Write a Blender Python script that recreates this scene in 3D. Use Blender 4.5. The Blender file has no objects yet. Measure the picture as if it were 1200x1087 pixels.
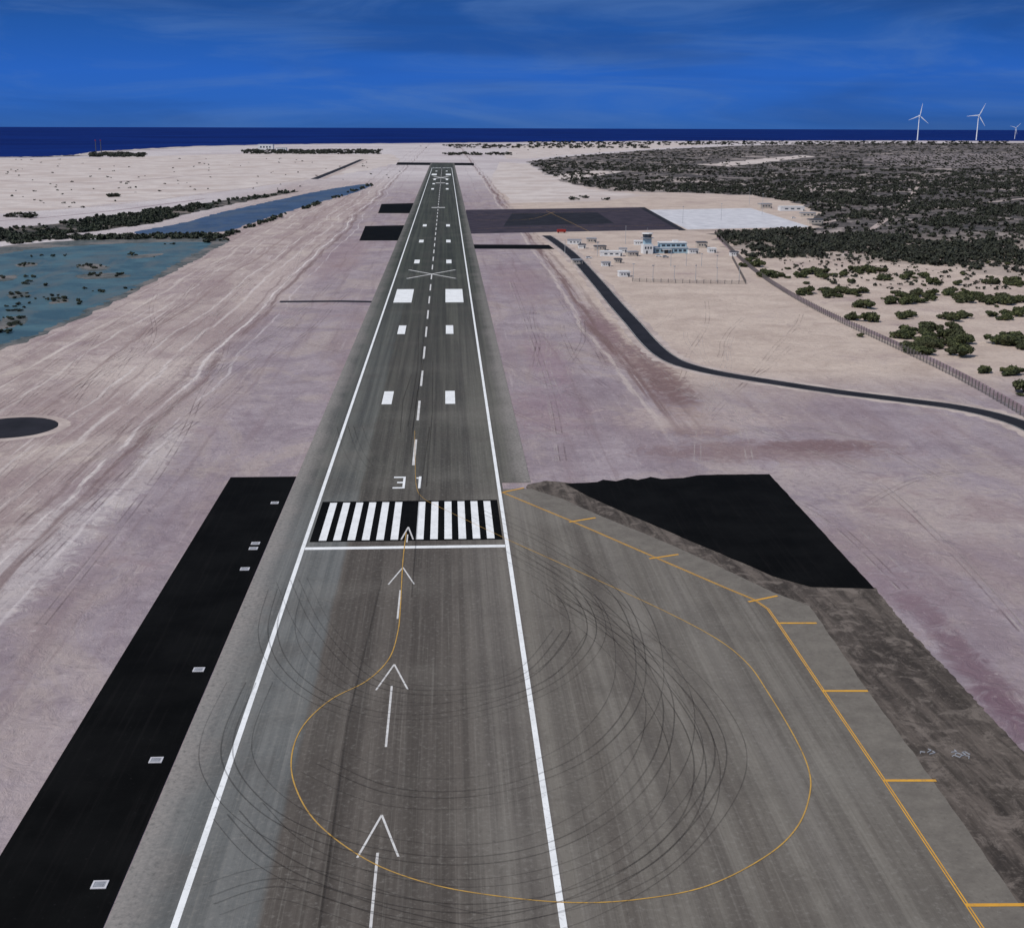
import bpy, math, random
import numpy as np
from mathutils import Matrix, Vector
random.seed(7); rng=np.random.default_rng(11)
scene=bpy.context.scene; COL=scene.collection
scene.view_settings.view_transform='Standard'; scene.view_settings.look='None'; scene.view_settings.exposure=0
# ---------------------------------------------------------------- camera
F=1450.0; TH=math.atan(393.3/F); H=45*math.cos(TH)/.4865; CX=9.8
PSI=math.atan(79*math.cos(TH)/F); ROLL=math.radians(.2)
R=Matrix.Rotation(-PSI,3,'Z')@Matrix.Rotation(math.pi/2-TH,3,'X')@Matrix.Rotation(ROLL,3,'Z')
cam=bpy.data.cameras.new('camera'); cam.lens=F/1200*36; cam.sensor_width=36; cam.sensor_fit='HORIZONTAL'
cam.clip_start=1; cam.clip_end=400000
co=bpy.data.objects.new('camera',cam); COL.objects.link(co)
co.matrix_world=Matrix.Translation((CX,0,H))@R.to_4x4(); scene.camera=co
def P(u,v):
    """survey point on the flat ground plane"""
    d=R@Vector(((u-600)/F,-(v-543.5)/F,-1)); d.z=min(d.z,-1e-4); t=H/-d.z
    return (CX+d.x*t,d.y*t)
def PP(l): return [P(*q) for q in l]
# ---------------------------------------------------------------- materials
def lin(c): c/=255; return c/12.92 if c<=.04045 else ((c+.055)/1.055)**2.4
def C(r,g,b): return (lin(r),lin(g),lin(b),1)
class G:
    def __init__(s,name,rough=.9,spec=.2):
        s.m=bpy.data.materials.new(name); s.m.use_nodes=True; s.nt=s.m.node_tree
        s.b=s.nt.nodes['Principled BSDF']; s.b.inputs['Roughness'].default_value=rough
        s.b.inputs['Specular IOR Level'].default_value=spec
    def n(s,t): return s.nt.nodes.new(t)
    def put(s,sock,v):
        if hasattr(v,'is_linked') or hasattr(v,'links'): s.nt.links.new(v,sock)
        else: sock.default_value=v
    def pos(s): return s.n('ShaderNodeNewGeometry').outputs['Position']
    def xyz(s,p):
        k=s.n('ShaderNodeSeparateXYZ'); s.put(k.inputs[0],p); return k.outputs
    def mul(s,p,v):
        k=s.n('ShaderNodeVectorMath'); k.operation='MULTIPLY'; s.put(k.inputs[0],p); k.inputs[1].default_value=v; return k.outputs[0]
    def noise(s,p,sc,det=5,ro=.55,dis=0):
        k=s.n('ShaderNodeTexNoise'); s.put(k.inputs['Vector'],p); k.inputs['Scale'].default_value=sc
        k.inputs['Detail'].default_value=det; k.inputs['Roughness'].default_value=ro; k.inputs['Distortion'].default_value=dis
        return k.outputs['Fac']
    def math(s,op,a,b=0.0):
        k=s.n('ShaderNodeMath'); k.operation=op; s.put(k.inputs[0],a); s.put(k.inputs[1],b); return k.outputs[0]
    def sm(s,v,a,b,o0=0.0,o1=1.0):
        k=s.n('ShaderNodeMapRange'); k.interpolation_type='SMOOTHSTEP'; s.put(k.inputs[0],v)
        k.inputs[1].default_value=a; k.inputs[2].default_value=b; k.inputs[3].default_value=o0; k.inputs[4].default_value=o1
        return k.outputs[0]
    def mix(s,f,a,b,bt='MIX'):
        k=s.n('ShaderNodeMix'); k.data_type='RGBA'; k.blend_type=bt
        s.put(k.inputs[0],f); s.put(k.inputs[6],a); s.put(k.inputs[7],b); return k.outputs[2]
    def color(s,c): s.put(s.b.inputs['Base Color'],c); return s
    def bump(s,h,st=.3,dist=.1):
        k=s.n('ShaderNodeBump'); k.inputs['Strength'].default_value=st; k.inputs['Distance'].default_value=dist
        s.put(k.inputs['Height'],h); s.nt.links.new(k.outputs[0],s.b.inputs['Normal'])
def simple(name,c,var=.12,sc=1.5,rough=.7,spec=.3,metal=0):
    g=G(name,rough,spec); n=g.noise(g.pos(),sc,5)
    d=tuple(x*(1-var*2) for x in c[:3])+(1,)
    g.color(g.mix(g.sm(n,.35,.65),d,c)); g.b.inputs['Metallic'].default_value=metal
    return g.m
# ground
def ground_mat():
    g=G('desert_ground',.95,.1); p=g.pos(); x,y,_=g.xyz(p)
    n0=g.noise(p,.0022,4); n1=g.noise(p,.011,6,.6); n2=g.noise(p,.045,8,.68,.6); n3=g.noise(p,.5,6,.72); n4=g.noise(p,.16,7,.7,1.2)
    st=g.noise(g.mul(p,(.16,.008,1)),1,8,.65,.3); st2=g.noise(g.mul(p,(.5,.014,1)),1,6,.6,.4); st3=g.noise(g.mul(p,(.05,.006,1)),1,7,.6,.5)
    nb=g.noise(g.mul(p,(.03,.018,1)),1,8,.7,1.0)
    xw=g.math('ADD',x,g.math('MULTIPLY',g.math('SUBTRACT',n1,.5),34))
    mauve=g.mix(g.sm(n2,.3,.7),C(139,126,131),C(166,153,156))
    mauve=g.mix(g.sm(nb,.46,.62,0,.65),mauve,C(170,155,148))
    mauve=g.mix(g.sm(nb,.46,.34,0,.5),mauve,C(134,119,126))
    mauve=g.mix(g.sm(st3,.48,.66,0,.55),mauve,C(138,121,124))
    mauve=g.mix(g.sm(st,.5,.74,0,.5),mauve,C(122,104,108))
    mauve=g.mix(g.sm(st2,.58,.75,0,.4),mauve,C(184,171,169))
    sand=g.mix(g.sm(n2,.3,.7),C(156,139,135),C(186,171,164))
    sand=g.mix(g.sm(nb,.46,.36,0,.6),sand,C(150,132,134))
    sand=g.mix(g.sm(nb,.52,.64,0,.6),sand,C(196,182,170))
    sand=g.mix(g.sm(st3,.46,.64,0,.6),sand,C(152,134,132))
    sand=g.mix(g.sm(st,.52,.66,0,.6),sand,C(138,119,118))
    sand=g.mix(g.sm(st2,.56,.68,0,.6),sand,C(208,196,190))
    tan=g.mix(g.sm(n2,.3,.7),C(176,158,146),C(200,183,169))
    tan=g.mix(g.sm(n1,.5,.7,0,.5),tan,C(166,147,139))
    flats=g.mix(g.sm(n1,.3,.7),C(182,172,172),C(206,198,196))
    flats=g.mix(g.sm(n0,.45,.65,0,.5),flats,C(168,155,156))
    lb=g.sm(xw,-74,-96); rb=g.math('MULTIPLY',g.sm(xw,72,92),g.sm(y,395,470))
    c=g.mix(lb,mauve,sand); c=g.mix(rb,c,tan)
    fl=g.math('MAXIMUM',g.math('MULTIPLY',g.sm(xw,-190,-300),g.sm(y,500,900)),g.sm(y,1500,2800))
    c=g.mix(fl,c,flats)
    for (u,v),rx,ry,cc,a in (((775,445),9,75,C(116,92,90),.9),((705,385),8,80,C(122,96,100),.8),((740,420),16,40,C(130,108,106),.55),((1150,790),4,26,C(112,88,96),.75),((1190,850),4,16,C(110,86,96),.7),((1080,715),4,12,C(116,92,100),.6),
        ((900,528),42,14,C(128,106,106),.7),((960,522),20,8,C(116,92,92),.6),((820,505),14,8,C(118,94,94),.6),((1040,690),14,14,C(128,106,112),.45),((640,480),14,40,C(136,112,120),.5),((610,330),16,120,C(138,116,122),.5),((160,430),30,70,C(206,192,182),.5),((330,330),22,160,C(196,180,172),.4),
        ((40,650),10,60,C(200,190,186),.55),((180,540),6,60,C(204,194,188),.5),((1120,600),30,30,C(176,161,154),.6),((950,560),30,16,C(178,164,158),.5),((820,490),30,22,C(184,166,156),.5),((420,430),12,60,C(140,120,122),.4),
        ((640,420),9,60,C(142,118,126),.6),((90,560),22,22,C(146,127,127),.45),((230,470),20,50,C(178,162,156),.4),((60,900),8,50,C(168,154,154),.5),((400,300),20,160,C(146,124,126),.5),((80,480),40,50,C(150,131,129),.5),((250,380),24,90,C(150,131,129),.45),((1000,640),14,24,C(134,116,120),.5),((1170,660),16,20,C(140,122,124),.5)):
        X0,Y0=P(u,v); dx=g.math('MULTIPLY',g.math('SUBTRACT',x,X0),1/rx); dy=g.math('MULTIPLY',g.math('SUBTRACT',y,Y0),1/ry)
        r2=g.math('ADD',g.math('MULTIPLY',dx,dx),g.math('MULTIPLY',dy,dy)); r2=g.math('ADD',r2,g.math('MULTIPLY',g.math('SUBTRACT',n4,.5),4.2))
        c=g.mix(g.sm(r2,1.3,0,0,a),c,cc)
    wob=g.math('MULTIPLY',g.math('SUBTRACT',g.noise(p,.005,7,.6),.5),22); xx=g.math('ADD',x,wob)
    for e,w,a,cc in ((-82,2.2,.75,C(118,98,96)),(-90,1.2,.5,C(118,98,96)),(79,3.5,.9,C(118,96,93)),(86,2,.5,C(118,98,96)),(-62,1.0,.3,C(120,102,104)),(54,1.1,.3,C(120,102,104)),(-86,1.1,.85,C(214,204,199)),(-100,1.4,.6,C(210,199,193)),(-75,.8,.55,C(206,196,194)),(74,1.6,.6,C(200,186,176)),(-125,1.6,.6,C(134,114,110)),(-150,1.6,.5,C(208,196,186)),(-108,1.0,.5,C(132,112,110)),(-112,.8,.6,C(210,200,194)),(-137,.9,.6,C(206,196,188))):
        dd=g.math('ABSOLUTE',g.math('SUBTRACT',xx,float(e)))
        m=g.math('MULTIPLY',g.sm(dd,w,w*.3),g.sm(st2,.36,.56)); m=g.math('MULTIPLY',m,g.sm(y,330 if e>70 else 60,420 if e>70 else 120,0,a))
        c=g.mix(m,c,cc)
    bl=g.sm(g.math('MULTIPLY',n2,n1),.29,.41,0,.5)
    c=g.mix(bl,c,C(134,113,115))
    c=g.mix(g.sm(n4,.56,.72,0,.45),c,C(134,117,116)); c=g.mix(g.sm(n4,.42,.28,0,.35),c,C(194,180,174))
    c=g.mix(g.sm(n3,.48,.75,0,.45),c,C(110,98,98)); c=g.mix(g.sm(n3,.42,.28,0,.35),c,C(208,197,192))
    g.color(c); g.bump(g.math('ADD',n3,g.math('MULTIPLY',n4,3)),.6,.35); return g.m
def asphalt_mat(name,pad=False):
    g=G(name,.85,.2); p=g.pos(); x,y,_=g.xyz(p)
    ls=g.noise(g.mul(p,(.5,.004,1)),1,3,.5); ls2=g.noise(g.mul(p,(2.6,.02,1)),1,4,.7); ls0=g.noise(g.mul(p,(.17,.0035,1)),1,2,.5)
    lsc=g.sm(ls,.32,.68)
    n2=g.noise(p,.06,7,.6); n3=g.noise(p,1.3,6,.7); n1=g.noise(p,.02,5)
    if pad:
        c=g.mix(lsc,C(98,92,85),C(118,112,103)); c=g.mix(g.sm(ls0,.5,.62,0,.5),c,C(90,83,76)); c=g.mix(g.sm(ls0,.46,.36,0,.4),c,C(126,120,112))
    else:
        ax=g.math('ABSOLUTE',x); xj=g.math('ADD',x,g.math('MULTIPLY',g.math('SUBTRACT',n2,.5),1.2))
        side=g.mix(lsc,C(97,98,96),C(114,114,111)); cen=g.mix(lsc,C(76,70,64),C(98,91,84)); cen=g.mix(g.sm(ls0,.48,.62,0,.4),cen,C(66,60,55))
        c=g.mix(g.sm(xj,-13.6,-12.4),side,cen); c=g.mix(g.sm(x,10,17),c,g.mix(lsc,C(96,90,84),C(116,110,102)))
        c=g.mix(g.sm(y,262,330,0,.65),c,g.mix(lsc,C(60,60,55),C(84,84,76)))
        c=g.mix(g.sm(y,380,900,0,.88),c,g.mix(lsc,C(42,46,39),C(62,66,56)))
        c=g.mix(g.math('MULTIPLY',g.sm(ax,9,2,0,.35),g.sm(y,300,420)),c,C(52,50,46))
    c=g.mix(g.sm(ls2,.5,.72,0,.24),c,C(58,54,50)); c=g.mix(g.math('MULTIPLY',g.sm(ls2,.48,.3,0,.2),g.sm(y,500,300,.4,1)),c,C(146,141,132))
    c=g.mix(g.sm(n2,.45,.7,0,.35),c,C(76,70,65)); c=g.mix(g.math('MULTIPLY',g.sm(n1,.5,.7,0,.25),g.sm(y,500,300,.3,1)),c,C(138,133,124))
    if not pad:
        dx=g.math('ADD',ax,g.math('MULTIPLY',g.math('SUBTRACT',n2,.5),7)); dst=g.math('MULTIPLY',g.sm(dx,24,31),g.sm(n3,.25,.6,.55,1))
        dust=g.mix(n3,C(114,110,105),C(164,156,150)); c=g.mix(g.math('MULTIPLY',dst,g.sm(y,330,900,.85,.45)),c,dust)
    c=g.mix(g.math('MULTIPLY',g.sm(n3,.5,.75,0,.35),g.sm(y,500,300,.5,1)),c,C(150,145,137)); c=g.mix(g.sm(n3,.45,.25,0,.4),c,C(52,49,46))
    g.color(c); g.bump(n3,.25,.03); return g.m
def black_mat(name,a,b,dusty=.25,spec=.15,mid=C(44,42,46)):
    g=G(name,.9,spec); p=g.pos(); n=g.noise(p,.08,6,.6); s=g.noise(g.mul(p,(1.4,.03,1)),1,4); n3=g.noise(p,1.5,5,.7)
    c=g.mix(g.sm(n,.3,.7),a,b); c=g.mix(g.sm(s,.5,.75,0,.35),c,mid); c=g.mix(g.sm(n3,.6,.8,0,dusty),c,C(110,102,106))
    g.color(c); g.bump(n3,.2,.03); return g.m
def paint_mat(name,a,b,wear=.5,dark=C(95,92,88)):
    g=G(name,.7,.25); p=g.pos(); n=g.noise(p,1.4,8,.75); n2=g.noise(p,.25,4)
    c=g.mix(g.sm(n2,.3,.7),a,b); c=g.mix(g.math('MULTIPLY',g.sm(n,.52,.66),wear),c,dark); g.color(c); return g.m
M={}
M['ground']=ground_mat(); M['run']=asphalt_mat('runway_asphalt'); M['pad']=asphalt_mat('turn_pad_asphalt',True)
M['black']=black_mat('fresh_black_asphalt',C(9,9,9),C(18,18,18),.1,.04,C(30,28,28))
M['road']=black_mat('road_asphalt',C(28,28,33),C(42,41,47),.2)
M['apron']=black_mat('apron_asphalt',C(48,43,52),C(68,60,68),.3)
M['white']=paint_mat('white_paint',C(240,240,238),C(226,226,224),.35)
M['whitethin']=paint_mat('worn_white_paint',C(216,214,210),C(196,192,188),.5)
M['yellow']=paint_mat('yellow_paint',C(220,164,60),C(202,148,58),.4)
M['yellowthin']=paint_mat('worn_yellow_paint',C(196,154,74),C(168,132,70),.6)
M['concrete']=black_mat('pale_concrete',C(182,180,184),C(206,204,206),.1,.15,C(150,148,150))
g=G('shoulder_concrete',.9,.15); p=g.pos(); n=g.noise(p,.25,7,.7); n3=g.noise(p,1.6,5,.7)
c=g.mix(g.sm(n,.3,.7),C(104,98,91),C(120,114,105)); c=g.mix(g.sm(n3,.5,.75,0,.45),c,C(82,77,72)); c=g.mix(g.sm(n3,.42,.25,0,.4),c,C(148,142,133)); g.color(c); M['shoulder']=g.m
def earth(name,a,b,cc,dark,sc=.12,stretch=1,rot=0):
    g=G(name,.95,.1); p=g.pos(); p0=p
    if rot:
        k=g.n('ShaderNodeVectorRotate'); k.rotation_type='Z_AXIS'; g.put(k.inputs['Vector'],p); k.inputs['Angle'].default_value=rot; p=k.outputs[0]
    p=g.mul(p,(1,stretch,1)); n=g.noise(p,sc,8,.7,.5); n3=g.noise(p0,1.1,7,.75); n1=g.noise(p,sc*.4,4); n5=g.noise(p0,.22,8,.72,.8)
    c=g.mix(g.sm(n,.38,.6),a,b); c=g.mix(g.sm(n1,.46,.6,0,.6),c,dark); 
    if rot: c=g.mix(g.sm(n5,.5,.64,0,.7),c,C(122,112,104)); c=g.mix(g.sm(n5,.44,.34,0,.6),c,C(58,53,50))
    c=g.mix(g.sm(n3,.52,.7,0,.5),c,cc); g.color(c); g.bump(n3,.6,.15); return g.m
v0=P(960,710); v1=P(1200,960); vrot=math.atan2(v1[0]-v0[0],v1[1]-v0[1])
M['dirt']=earth('dark_earth',C(68,62,57),C(100,91,84),C(130,120,111),C(50,45,42),.5,.12,vrot)
M['sandp']=earth('pale_sand',C(186,174,168),C(204,193,186),C(172,157,150),C(176,160,152),.03)
M['verge']=earth('sand_verge',C(168,153,147),C(190,175,166),C(146,130,126),C(158,142,136),.1)
M['stain']=earth('brown_stain',C(132,112,116),C(150,132,136),C(166,150,154),C(112,92,100),.06)
# scrub
g=G('scrub_floor',.95,.1); p=g.pos(); n=g.noise(g.mul(p,(1,.6,1)),.011,8,.74,.8); n2=g.noise(p,.05,8,.8); n3=g.noise(p,.0035,4); x,y,_=g.xyz(p)
c=g.mix(g.sm(n2,.40,.6),C(54,54,52),C(112,103,100)); c=g.mix(g.sm(n,.52,.60,0,.9),c,C(172,159,152)); c=g.mix(g.sm(n3,.5,.62,0,.4),c,C(58,58,60)); c=g.mix(g.sm(y,1150,880,0,.75),c,C(178,162,150)); g.color(c); M['scrub']=g.m
g=G('mangrove_floor',.95,.1); p=g.pos(); n=g.noise(p,.03,8,.75); c=g.mix(g.sm(n,.45,.62),C(56,57,54),C(124,114,108)); g.color(c); M['mfloor']=g.m
g=G('mud',.7,.2); p=g.pos(); n=g.noise(p,.2,8,.75); n1=g.noise(p,.03,6); c=g.mix(g.sm(n,.4,.62),C(66,72,70),C(100,102,100)); c=g.mix(g.sm(n1,.45,.6,0,.6),c,C(134,124,118)); g.color(c); M['mud']=g.m
g=G('plantation_floor',.95,.1); p=g.pos(); n=g.noise(p,.012,8,.75); c=g.mix(g.sm(n,.42,.6),C(96,90,90),C(148,137,134)); g.color(c); M['plant']=g.m
def leaf(name,a,b,cc):
    g=G(name,.8,.15); p=g.pos(); n=g.noise(p,.35,4,.6); n2=g.noise(p,.05,3)
    c=g.mix(g.sm(n,.35,.65),a,b); c=g.mix(g.sm(n2,.45,.65,0,.7),c,cc); g.color(c); return g.m
M['leaf']=leaf('shrub_leaves',C(48,55,38),C(84,88,58),C(66,68,50)); M['mleaf']=leaf('mangrove_leaves',C(46,52,46),C(70,76,62),C(58,60,54))
M['fleaf']=leaf('dry_scrub_leaves',C(42,46,42),C(68,70,58),C(58,58,54))
M['bark']=simple('bark',C(92,80,68))
def water(name,a,b,rough,sc,spec=.25,third=None):
    g=G(name,rough,spec); p=g.pos(); n=g.noise(p,sc,7,.65,.5); x,y,_=g.xyz(p)
    c=g.mix(g.sm(n,.35,.65),a,b)
    if third:
        c=g.mix(g.sm(g.noise(g.mul(p,(1,.35,1)),sc*.9,7,.7,1),.46,.62,0,.85),c,third); c=g.mix(g.sm(g.noise(p,sc*3,7,.75,1),.56,.68,0,.6),c,C(58,72,76))
    g.color(c); g.bump(g.noise(g.mul(p,(.6,.9,1)),1,5),.15,.1); return g
g=water('sea_water',C(8,30,88),C(13,40,106),.9,.0006,.03); M['sea']=g.m
g=water('lagoon_water',C(56,82,94),C(78,106,114),.5,.03,.12,C(88,98,100)); M['lagoon']=g.m
g=water('channel_water',C(50,70,98),C(66,86,114),.5,.03,.12,C(76,88,104)); M['channel']=g.m
def trace(name,col,lo,hi,mx,sc=.12,mn=0):
    m=bpy.data.materials.new(name); m.use_nodes=True; nt=m.node_tree; b=nt.nodes['Principled BSDF']
    b.inputs['Base Color'].default_value=col; b.inputs['Roughness'].default_value=.85; b.inputs['Specular IOR Level'].default_value=.1
    ge=nt.nodes.new('ShaderNodeNewGeometry'); no=nt.nodes.new('ShaderNodeTexNoise'); no.inputs['Scale'].default_value=sc; no.inputs['Detail'].default_value=4
    no.inputs['Roughness'].default_value=.6
    mr=nt.nodes.new('ShaderNodeMapRange'); mr.inputs[1].default_value=lo; mr.inputs[2].default_value=hi; mr.inputs[3].default_value=mn; mr.inputs[4].default_value=mx
    nt.links.new(ge.outputs['Position'],no.inputs['Vector']); nt.links.new(no.outputs['Fac'],mr.inputs[0]); nt.links.new(mr.outputs[0],b.inputs['Alpha']); return m
M['tyre']=trace('tyre_rubber_trace',C(48,44,42),.33,.7,.42,.025,.14); M['rut']=trace('wheel_rut',C(112,96,96),.38,.7,.42,.06); M['rutl']=trace('pale_wheel_rut',C(206,195,188),.38,.7,.45,.06)
M['wire']=trace('chain_link',C(96,92,90),.3,.7,.6,14)
M['wall']=simple('white_render',C(214,214,214),.08); M['wallblue']=simple('pale_blue_cladding',C(150,178,192),.08)
M['glass']=simple('dark_glass',C(40,56,70),.1,1,.15,.6); M['roofg']=simple('grey_roof',C(150,152,158),.1); M['roofd']=simple('dark_roof',C(84,86,92),.1)
M['steel']=simple('galvanised_steel',C(176,178,180),.08,2,.5,.4,.3); M['red']=simple('red_paint',C(150,48,40),.1,2,.4); M['rubber']=simple('black_rubber',C(26,26,28))
M['turb']=simple('turbine_white',C(236,238,240),.02); M['cream']=simple('cream_wall',C(186,176,166),.1); M['post']=simple('fence_post_concrete',C(112,106,104),.1)
M['carw']=simple('white_car_paint',C(226,226,228),.03,2,.3,.5); M['cars']=simple('silver_car_paint',C(150,152,158),.03,2,.3,.5)
# ---------------------------------------------------------------- mesh helpers
def mk(name,V,Fc,mat,parent=None,loc=None,rz=0,**props):
    me=bpy.data.meshes.new(name); me.from_pydata([tuple(v) for v in V],[],Fc); me.materials.append(mat); me.update()
    o=bpy.data.objects.new(name,me); COL.objects.link(o)
    if parent: o.parent=parent
    if loc: o.location=loc
    o.rotation_euler.z=rz
    for k,v in props.items(): o[k]=v
    return o
def empty(name,loc,rz=0,**props):
    o=bpy.data.objects.new(name,None); o.empty_display_size=.5; COL.objects.link(o); o.location=loc; o.rotation_euler.z=rz
    for k,v in props.items(): o[k]=v
    return o
def box(V,Fc,c,s,ang=0):
    i=len(V); ca,sa=math.cos(ang),math.sin(ang)
    for dz in (0,1):
        for dx,dy in ((-1,-1),(1,-1),(1,1),(-1,1)):
            a,b=dx*s[0]/2,dy*s[1]/2; V.append((c[0]+a*ca-b*sa,c[1]+a*sa+b*ca,c[2]+dz*s[2]))
    Fc+= [(i+3,i+2,i+1,i),(i+4,i+5,i+6,i+7)]+[(i+k,i+(k+1)%4,i+4+(k+1)%4,i+4+k) for k in range(4)]
def cyl(V,Fc,p0,p1,r0,r1,n=8,cap=True):
    i=len(V); p0=Vector(p0);p1=Vector(p1); z=(p1-p0).normalized(); a=z.orthogonal().normalized(); b=z.cross(a)
    for p,r in ((p0,r0),(p1,r1)):
        for k in range(n):
            t=2*math.pi*k/n; V.append(tuple(p+a*math.cos(t)*r+b*math.sin(t)*r))
    for k in range(n): Fc.append((i+k,i+(k+1)%n,i+n+(k+1)%n,i+n+k))
    if cap: Fc.append(tuple(range(i+n-1,i-1,-1))); Fc.append(tuple(range(i+n,i+2*n)))
def bx(name,root,lst,mat,**p):
    V,Fc=[],[]
    for q in lst: box(V,Fc,*q)
    return mk(name,V,Fc,mat,parent=root,**p)
def cy(name,root,lst,mat,n=8,**p):
    V,Fc=[],[]
    for q in lst: cyl(V,Fc,*q,n=n)
    return mk(name,V,Fc,mat,parent=root,**p)
def smooth(pts,k=8,closed=False):
    out=[]; n=len(pts)
    for i in range(n if closed else n-1):
        g=lambda j: pts[j%n] if closed else pts[max(0,min(n-1,j))]
        a,b,c,d=g(i-1),g(i),g(i+1),g(i+2)
        for s in range(k):
            t=s/k; out.append(tuple(.5*((2*b[q])+(-a[q]+c[q])*t+(2*a[q]-5*b[q]+4*c[q]-d[q])*t*t+(-a[q]+3*b[q]-3*c[q]+d[q])*t**3) for q in (0,1)))
    if not closed: out.append(pts[-1])
    return out
def rough(pts,step,amp,closed=True):
    out=[]
    for i in range(len(pts) if closed else len(pts)-1):
        a,b=pts[i],pts[(i+1)%len(pts)]; L=math.dist(a,b); k=max(1,min(400,int(L/step)))
        for s in range(k):
            t=s/k; out.append((a[0]+(b[0]-a[0])*t+random.uniform(-amp,amp),a[1]+(b[1]-a[1])*t+random.uniform(-amp,amp)))
    return out
from mathutils.geometry import tessellate_polygon
def poly(name,pts,z,mat,**p):
    tris=tessellate_polygon([[Vector((q[0],q[1],0)) for q in pts]])
    V=[(q[0],q[1],z) for q in pts]; Fc=[]
    for t in tris:
        a,b,c=(Vector(V[k]) for k in t); 
        Fc.append(tuple(t) if (b-a).cross(c-a).z>0 else tuple(reversed(t)))
    p.setdefault('kind','structure'); return mk(name,V,Fc,mat,**p)
def ribbon(V,Fc,pts,w,z,off=0):
    i0=len(V); n=len(pts)
    for i,q in enumerate(pts):
        a=pts[max(0,i-1)]; b=pts[min(n-1,i+1)]; dx,dy=b[0]-a[0],b[1]-a[1]; L=math.hypot(dx,dy) or 1; nx,ny=-dy/L,dx/L
        ww=w[i] if isinstance(w,list) else w
        for s in (1,-1): V.append((q[0]+nx*(off+s*ww/2),q[1]+ny*(off+s*ww/2),z))
    for i in range(n-1): k=i0+2*i; Fc.append((k+1,k+3,k+2,k))
def rect(V,Fc,x0,x1,y0,y1,z):
    i=len(V); V+= [(x0,y0,z),(x1,y0,z),(x1,y1,z),(x0,y1,z)]; Fc.append((i,i+1,i+2,i+3))
# ---------------------------------------------------------------- ground
ax=[-150000,-70000,-35000,-18000,-9000,-5000,-3000,-1800]+list(range(-1200,1201,200))+[1800,3000,5000,9000,18000,35000,70000,150000]
ay=[-3000,-1000]+list(range(-400,4001,200))+[5000,6500,9000,13000,20000,35000,70000,160000]
V=[(x,y,0) for y in ay for x in ax]; n=len(ax)
Fc=[(j*n+i,j*n+i+1,(j+1)*n+i+1,(j+1)*n+i) for j in range(len(ay)-1) for i in range(n-1)]
mk('ground',V,Fc,M['ground'],kind='structure')
coast=PP([(-700,192),(-200,187),(0,184.5),(60,184),(95,182),(120,178),(170,175),(240,171.5),(330,169.5),(480,168),(600,167),(760,165.5),(1000,165),(1200,165.5),(1500,168),(1900,172)])
cr=[]
for i in range(len(coast)-1):
    a,b=coast[i],coast[i+1]
    for s in range(14): t=s/14; f=1+random.uniform(-.012,.012); cr.append(((a[0]+(b[0]-a[0])*t)*f,(a[1]+(b[1]-a[1])*t)*f))
cr.append(coast[-1])
V=[];Fc=[]; fr=[1,1.4,2.2,4,9,22,50]; m=len(fr)
for (x,y) in cr:
    for k in fr: V.append((x*k,y*k,.5))
for i in range(len(cr)-1):
    for k in range(m-1): a=i*m+k; b=(i+1)*m+k; Fc.append((b,a,a+1,b+1)[::-1])
o=mk('sea',V,Fc,M['sea'],kind='structure')
if o.data.polygons[0].normal.z<0: o.data.flip_normals()
V=[];Fc=[]; ribbon(V,Fc,cr,[max(12,q[1]*.012) for q in cr],.7); mk('beach',V,Fc,M['sandp'],kind='structure')
poly('sand_flat',rough(PP([(-80,187),(60,186),(300,180),(460,181),(470,190),(430,200),(340,214),(200,232),(60,246),(-80,258)]),60,9),.02,M['sandp'])
poly('sand_flat',rough(PP([(585,190),(620,192),(640,205),(690,222),(760,229),(700,236),(600,238),(575,212)]),50,3),.02,M['sandp'])
poly('sand_flat',rough(PP([(600,170),(800,167),(830,170),(740,176),(660,182),(625,186),(590,186)]),90,9),.02,M['sandp'])
# shallow lagoon and the separate channel
lag=[(-140,318),(0,298),(40,292),(80,289),(130,286),(175,284.5),(215,283.5),(248,285),(236,293),(205,310),(172,329),(130,350),(90,370),(45,390),(0,403),(-140,440)]
poly('lagoon_shore',rough([(x,y) for x,y in smooth(PP([(-140,308),(0,289),(80,282),(170,278),(240,277),(268,282),(248,294),(208,316),(130,356),(90,375),(45,395),(0,410),(-140,452)]),6,True)],6,1.8),.03,M['mud'])
poly('lagoon',rough(smooth(PP(lag),6,True),3,2.6),.05,M['lagoon'])
poly('channel',rough(smooth(PP([(160,271.5),(210,262),(255,250),(300,240),(345,230),(385,222),(425,216),(436,217),(415,226),(375,237),(335,249),(300,260),(268,270),(225,274),(180,275)]),5,True),8,2.5),.055,M['channel'])
for isl in ([(90,312),(112,309),(128,314),(108,318)],[(92,322),(140,320),(148,325),(100,327)],[(10,345),(30,342),(34,347),(14,350)],[(0,375),(26,371),(30,378),(2,386)],[(60,352),(78,350),(80,354),(62,356)],[(20,310),(44,308),(40,312),(22,313)],[(150,300),(190,297),(180,301),(155,303)],[(0,325),(20,322),(16,328),(0,330)]):
    poly('mud_islet',rough(smooth(PP(isl),5,True),2,1.4),.08,M['mud'])
mang1=[(-140,290),(0,268),(60,263),(120,254),(180,246),(240,238),(290,231),(330,225),(352,224),(300,234),(255,243),(215,252),(180,262),(120,270),(60,276),(0,283),(-140,300)]
poly('mangrove_bed',rough(PP(mang1),10,3),.04,M['mfloor'])
for l,w,mm in (([(-60,252),(60,246),(150,238),(230,228),(300,219),(360,208)],5,'verge'),([(-60,262),(40,256),(140,246),(240,233)],4,'stain'),([(368,210),(398,198),(424,187)],14,'road'),([(378,210),(405,198),(430,187)],10,'verge'),
  ([(0,212),(120,214),(240,205),(330,203)],5,'stain')):
    V=[];Fc=[]; ribbon(V,Fc,smooth(PP(l),6),w,.045 if mm!='verge' else .035); mk('track',V,Fc,M[mm],kind='structure')
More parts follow.
